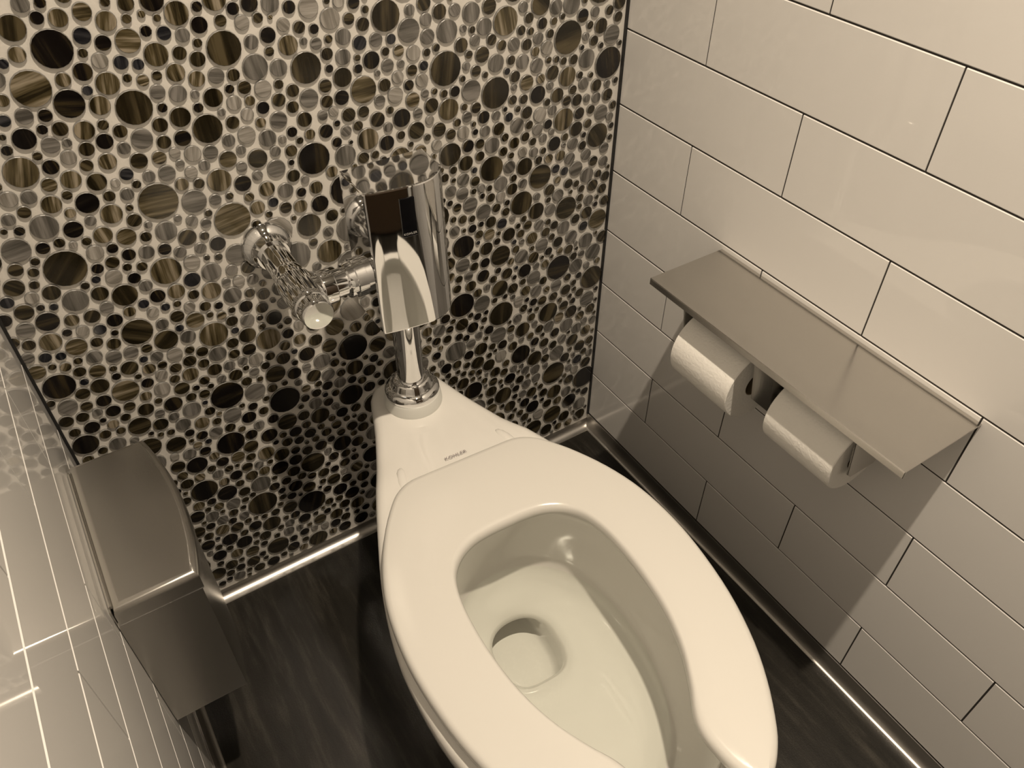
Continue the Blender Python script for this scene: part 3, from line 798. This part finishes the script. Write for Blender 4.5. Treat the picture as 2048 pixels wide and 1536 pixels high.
# open-front seat
OUT = [(0, .2800), (.05, .2800), (.077, .2810), (.096, .289), (.112, .304), (.136, .338), (.160, .385), (.176, .435), (.183, .49), (.1825, .545), (.174, .61), (.158, .668), (.137, .715),
       (.112, .755), (.094, .775), (.078, .787), (.066, .790)]
INN = [(0, .402), (.025, .4025), (.05, .4065), (.072, .418), (.088, .437), (.097, .465), (.1005, .50), (.100, .545), (.094, .595), (.081, .640), (.063, .677), (.048, .702), (.0415, .722),
       (.042, .745), (.046, .768), (.052, .782), (.058, .789)]
NS = 60
o_h, i_h = smooth_curve(OUT, NS), smooth_curve(INN, NS)
# pair by parameter of the control list so the strip stays even
def resample_pairs(ctrl, n):
    P = np.array(ctrl, float)
    P = np.vstack([2 * P[0] - P[1], P, 2 * P[-1] - P[-2]])
    out = []
    m = len(ctrl) - 1
    for q in np.linspace(0, m, n):
        i = min(int(q), m - 1)
        t = q - i
        p0, p1, p2, p3 = P[i], P[i + 1], P[i + 2], P[i + 3]
        out.append(0.5 * ((2 * p1) + (-p0 + p2) * t + (2 * p0 - 5 * p1 + 4 * p2 - p3) * t * t + (-p0 + 3 * p1 - 3 * p2 + p3) * t ** 3))
    return np.array(out)


o_h, i_h = resample_pairs(OUT, NS), resample_pairs(INN, NS)
pairs = [((-o_h[k][0], o_h[k][1]), (-i_h[k][0], i_h[k][1])) for k in range(NS - 1, 0, -1)] + [(tuple(o_h[k]), tuple(i_h[k])) for k in range(NS)]
Z0, Z1 = 0.4055, 0.4255
# cross-section from outer bottom over the top to inner bottom: (fraction across, absolute inset from the side, z)
SEC = [('o', .004, Z0), ('o', 0.0, Z0 + .004), ('o', 0.0, Z1 - .0095), ('o', .0015, Z1 - .0050), ('o', .0050, Z1 - .0017), ('o', .0105, Z1 - .0003), ('f', .30, Z1 + .0003), ('f', .5, Z1), ('f', .7, Z1 - .0008),
       ('i', .0105, Z1 - .0018), ('i', .0050, Z1 - .0032), ('i', .0015, Z1 - .0062), ('i', 0.0, Z1 - .0105), ('i', 0.0, Z0 + .004), ('i', .004, Z0)]
bm = bmesh.new()
SV = []
for (po, pi_) in pairs:
    po, pi_ = Vector(po), Vector(pi_)
    d = pi_ - po
    ln = d.length
    d = d / ln
    row = []
    for kind, a, z in SEC:
        if kind == 'o':
            p = po + d * min(a, ln * .42)
        elif kind == 'i':
            p = pi_ - d * min(a, ln * .42)
        else:
            p = po + d * ln * a
        row.append(bm.verts.new(TL(p.x, p.y, z)))
    SV.append(row)
ns = len(SEC)
for a, b in zip(SV, SV[1:]):
    for i in range(ns):
        j = (i + 1) % ns
        bm.faces.new([a[i], a[j], b[j], b[i]])
bm.faces.new(SV[0])
bm.faces.new(SV[-1])
bmesh.ops.recalc_face_normals(bm, faces=bm.faces)
seat = obj('seat', bm, M_seat, toilet, angle=60)
seat['label'] = 'cream-white open-front seat'
for k, (u, v) in enumerate([(.148, .40), (-.148, .40), (.135, .66), (-.135, .66)]):
    obj('bumper', lathe([(0, ZR - .003), (.008, ZR - .003), (.008, Z0 + .001), (0, Z0 + .001)], 16, 'Z', None, TL(u, v, 0)), M_gasket, seat)
for s in (-1, 1):
    hb = lathe([(0, -1), (.38, -.92), (.71, -.71), (.92, -.38), (1, 0), (.92, .38), (.71, .71), (.38, .92), (0, 1)], 24, 'Y')
    for v in hb.verts:
        v.co = Vector((v.co.x * .0085 + s * (.080 + (v.co.y * -.006)), v.co.y * .026 - .264, v.co.z * .0050 + ZR + .0035))
    obj('hinge_cover', hb, M_porcelain, toilet, True)


def text_mesh(body, size, name, material, parent, matrix):
    cu = bpy.data.curves.new(name, 'FONT')
    cu.body = body
    cu.size = size
    cu.align_x = 'CENTER'
    cu.align_y = 'CENTER'
    cu.extrude = 0.00008
    cu.space_character = 1.15
    tmp = bpy.data.objects.new(name, cu)
    COL.objects.link(tmp)
    dg = bpy.context.evaluated_depsgraph_get()
    me = bpy.data.meshes.new_from_object(tmp.evaluated_get(dg))
    bpy.data.objects.remove(tmp)
    me.name = name
    me.materials.clear()
    me.materials.append(material)
    o = link(name, me, parent)
    o.matrix_local = matrix
    return o


text_mesh('KOHLER', 0.0078, 'printed_name', M_print, toilet, Matrix.Translation(TL(.001, .2575, ZR + .0082)) @ Matrix.Rotation(math.radians(-6), 4, 'X'))

# ================================================================ FLUSH VALVE
PX, PY = -0.4415, -0.1215
valve = tag(empty('flush_valve', (PX, PY, 0.0)), 'chrome box-shaped automatic flush valve on the wall above the toilet bowl', 'valve')
DZ = ZR
obj('spud_gasket', lathe([(.0, DZ), (.0425, DZ), (.0425, DZ + .004), (.041, DZ + .015), (.0395, DZ + .0185), (.02, DZ + .019), (0, DZ + .019)], 48), M_gasket, valve, angle=50)
obj('spud_flange', lathe([(.0, DZ + .018), (.0385, DZ + .018), (.0395, DZ + .021), (.0395, DZ + .026), (.037, DZ + .031), (.0325, DZ + .0335), (.0305, DZ + .0335), (.0285, DZ + .036), (.0265, DZ + .043), (.0235, DZ + .0455), (.019, DZ + .046), (0, DZ + .046)], 48), M_chrome, valve, angle=50)
obj('flush_tube', lathe([(.0, DZ + .03), (.0190, DZ + .03), (.0190, .585), (.0235, .587), (.0235, .612), (0, .612)], 48), M_chrome, valve, angle=50)
# cover: flat front on the left, rolled round on the right
BX0, BX1, BYF, BYB, BZ0, BZ1 = -.5010 - PX, -.3960 - PX, -.1935 - PY, -.120 - PY, .594, .7805
LEAN = .0098        # the front leans back towards the top
plan = [(BX0, BYB), (BX0, BYF + .003), (BX0 + .0008, BYF + .0008), (BX0 + .0025, BYF)]
px_, py_ = BX0 + .0025, BYF
front = []
NST = 22
for i in range(NST):
    xm = px_ + .5 * (BX1 - BX0 - .0025) / NST
    w_ = xm + PX
    yaw_ = math.radians(11) + (-.482 - w_) / .30 if w_ < -.447 else math.radians(4.3) - 1.25 * ((w_ + .447) / .051) ** 1.5
    st = (BX1 - BX0 - .0025) / NST
    px_ += st
    py_ -= math.tan(yaw_) * st
    front.append((px_, py_))
plan += front + [(BX1, front[-1][1] + .003), (BX1, BYB)]
bm = prism(plan, BZ0, BZ1, .0020, 2)
for v in bm.verts:
    k = (v.co.z - BZ0) / (BZ1 - BZ0)
    v.co.y += LEAN * k * min(1.0, max(0.0, (BYB - v.co.y) / (BYB - BYF)))
cover = obj('cover', bm, M_chrome, valve, angle=20)


def front_y(x, z):
    k = (z - BZ0) / (BZ1 - BZ0)
    y = float(np.interp(x, [p[0] for p in front], [p[1] for p in front]))
    return y + LEAN * k - .0005


sxm, szm = -.4545 - PX, .7440
sw = obj('sensor_window', box(-.0088, .0088, -.0008, .002, -.0235, .0235, .0004), M_black, valve)
sw.location = (sxm, front_y(sxm, szm), szm)
sw.rotation_euler = (math.radians(-3), 0, math.radians(-5.5))
sw['label'] = 'black glass sensor window'
text_mesh('KOHLER', 0.0038, 'sensor_print', M_print_light, sw, Matrix.Translation((0, -.0009, -.0200)) @ Matrix.Rotation(PI / 2, 4, 'X'))
# supply stop: wall flange, tube out of the wall, body with cap, cross tube to the cover
SX, SZ = -.571 - PX, .6415
def yl(y):
    return y - PY
obj('wall_flange', lathe([(0, yl(-.0)), (.0335, yl(-.0)), (.0335, yl(-.004)), (.031, yl(-.009)), (.0265, yl(-.0135)), (.022, yl(-.017)), (.0215, yl(-.03)), (0, yl(-.03))], 44, 'Y', None, (SX, 0, SZ)), M_chrome, valve, angle=50)
obj('supply_tube', lathe([(0, yl(-.02)), (.0185, yl(-.02)), (.0185, yl(-.085)), (0, yl(-.085))], 40, 'Y', None, (SX, 0, SZ)), M_chrome, valve, angle=50)
sb = obj('stop_body', lathe([(0, yl(-.08)), (.0190, yl(-.08)), (.0215, yl(-.092)), (.0225, yl(-.105)), (.0225, yl(-.150)), (.0218, yl(-.156)), (.0205, yl(-.158)), (0, yl(-.158))], 44, 'Y', None, (SX, 0, SZ)), M_chrome, valve, angle=40)
obj('stop_cap', lathe([(0, yl(-.157)), (.0200, yl(-.157)), (.0200, yl(-.170)), (.0194, yl(-.1745)), (.0180, yl(-.1765)), (0, yl(-.1772))], 44, 'Y', None, (SX, 0, SZ)), M_chrome, sb, angle=40)
cy = yl(-.128)
obj('cross_tube', lathe([(0, SX), (.0175, SX), (.0175, BX0 + .004), (0, BX0 + .004)], 40, 'X', None, (0, cy, SZ)), M_chrome, valve, angle=50)
obj('coupling_nut', lathe([(0, SX + .022), (.0205, SX + .022), (.0215, SX + .024), (.0215, SX + .037), (.0195, SX + .0385), (0, SX + .0385)], 40, 'X', None, (0, cy, SZ)), M_chrome, valve, angle=40)
obj('coupling_nut', lathe([(0, BX0 - .017), (.0205, BX0 - .017), (.0225, BX0 - .015), (.0225, BX0 - .007), (.0245, BX0 - .006), (.0245, BX0 + .002), (0, BX0 + .002)], 40, 'X', None, (0, cy, SZ)), M_chrome, valve, angle=40)

# ================================================================ SHELF WITH TWO ROLLS
SY0, SY1, SXF, SZT = -.6725, -.2585, -.1335, .5795
shelf = tag(empty('toilet_roll_shelf', (0.0, (SY0 + SY1) / 2, SZT)), 'brushed stainless wall shelf above two toilet rolls on white tiles', 'shelf')
sy = (SY0 + SY1) / 2
hl = (SY1 - SY0) / 2
obj('shelf_plate', box(SXF, -.0005, -hl, hl, -.0016, 0.0, .0005), M_shelf, shelf)
obj('front_lip', box(SXF, SXF + .0016, -hl, hl, -.0105, -.0012, .0005), M_shelf, shelf)
obj('back_plate', box(-.0022, -.0004, -hl + .03, hl - .02, -.075, -.001, .0004), M_shelf, shelf)


def arm(y, th):
    pts = [(-.118, -.002), (-.0025, -.002), (-.0025, -.030), (-.050, -.102), (-.092, -.102), (-.100, -.094)]
    return obj('arm', prism(pts, y - sy - th / 2, y - sy + th / 2, .0006, 1, 'Y'), M_steel, shelf)


arm(-.3105, .0025)
arm(-.6015, .0025)
# middle carrier: a folded channel
mb = bmesh.new()
pts = [(-.118, -.002), (-.0025, -.002), (-.0025, -.030), (-.050, -.102), (-.092, -.102), (-.100, -.094)]
obj('arm', prism(pts, -.4445 - sy - .00125, -.4445 - sy + .00125, .0006, 1, 'Y'), M_steel, shelf)
obj('arm', prism(pts, -.4740 - sy - .00125, -.4740 - sy + .00125, .0006, 1, 'Y'), M_steel, shelf)
obj('arm_face', prism([(-.1185, -.002), (-.1170, -.002), (-.0985, -.095), (-.0995, -.0965), (-.1005, -.095)], -.4755 - sy, -.4432 - sy, 0, 1, 'Y'), M_steel, shelf)
for (a, b) in ((-.311, -.445), (-.474, -.602)):
    obj('spindle', lathe([(0, a - sy), (.0085, a - sy), (.0085, b - sy), (0, b - sy)], 24, 'Y', None, (-.072, 0, -.083)), M_steel, shelf, angle=50)


def roll(y0, y1, xc, zc, r, label):
    yc, h = (y0 + y1) / 2, abs(y1 - y0) / 2
    root = tag(empty('toilet_roll', (xc, yc, zc - r)), label, 'toilet roll', 'toilet rolls under the shelf')
    rc = .0195
    obj('paper', lathe([(rc, -h), (r - .0012, -h), (r, -h + .0012), (r, h - .0012), (r - .0012, h), (rc, h), (rc, -h)], 72, 'Y', None, (0, 0, r)), M_paper, root, angle=40)
    obj('core', lathe([(rc - .0012, -h + .0005), (rc - .0001, -h + .0005), (rc - .0001, h - .0005), (rc - .0012, h - .0005), (rc - .0012, -h + .0005)], 40, 'Y', None, (0, 0, r)), M_card, root, angle=50)
    return root


def tail(root, h, r, a0, drop):
    """last sheet leaving the roll tangentially and hanging down on the room side"""
    pts = []
    for i in range(10):
        a = a0 + (PI - a0) * i / 9
        pts.append(((r + .0006) * math.cos(a), r + (r + .0006) * math.sin(a)))
    pts += [(-(r + .0006) - .0003, r - drop * .5), (-(r + .0006) + .0003, r - drop)]
    bm = bmesh.new()
    rows = [[bm.verts.new((p[0], s * (h - .0008), p[1])) for s in (-1, -.3, .3, 1)] for p in pts]
    inn = [[bm.verts.new((p[0] + .0003, s * (h - .0008), p[1] - .0001)) for s in (-1, -.3, .3, 1)] for p in pts]
    for R_ in (rows, inn):
        for a, b in zip(R_, R_[1:]):
            for i in range(3):
                bm.faces.new([a[i], a[i + 1], b[i + 1], b[i]])
    bmesh.ops.recalc_face_normals(bm, faces=bm.faces)
    return obj('loose_sheet', bm, M_paper, root, True)


ra = roll(-.3195, -.4290, -.0775, .4885, .0560, 'fuller toilet roll nearer the mosaic wall, under the shelf')
rb = roll(-.4860, -.5935, -.0725, .4950, .0520, 'toilet roll under the near end of the shelf, farther from the mosaic wall')

# ================================================================ DISPOSAL BIN on the left wall
bin_ = tag(empty('disposal_bin', (-W, -.2315, .270)), 'satin stainless disposal bin with a bowed lid on the left tiled wall', 'bin')
BW, BH = .1125, .243   # half width, height


def bow(dx_end, dx_mid, hw, x0=0.0005, n=14):
    pts = [(x0, -hw), ]
    for i in range(n + 1):
        t = -1 + 2 * i / n
        pts.append((dx_mid - (dx_mid - dx_end) * t * t, hw * t))
    pts.append((x0, hw))
    return pts


obj('body', prism(bow(.0865, .1005, BW - .0025, .0015), 0.0, BH - .024, .002, 2), M_steel, bin_, angle=30)
lid = obj('lid', prism(bow(.0885, .1030, BW, .0035), BH - .033, BH, .0085, 4), M_steel, bin_, angle=40)
lid['label'] = 'rounded stainless lid'
obj('hinge_bar', lathe([(0, -BW + .01), (.0022, -BW + .01), (.0022, BW - .01), (0, BW - .01)], 12, 'Y', None, (.0025, 0, BH - .006)), M_steel, bin_)
obj('back_flange', box(.0002, .002, -BW + .004, BW - .004, .004, BH - .006, .0005), M_steel, bin_)
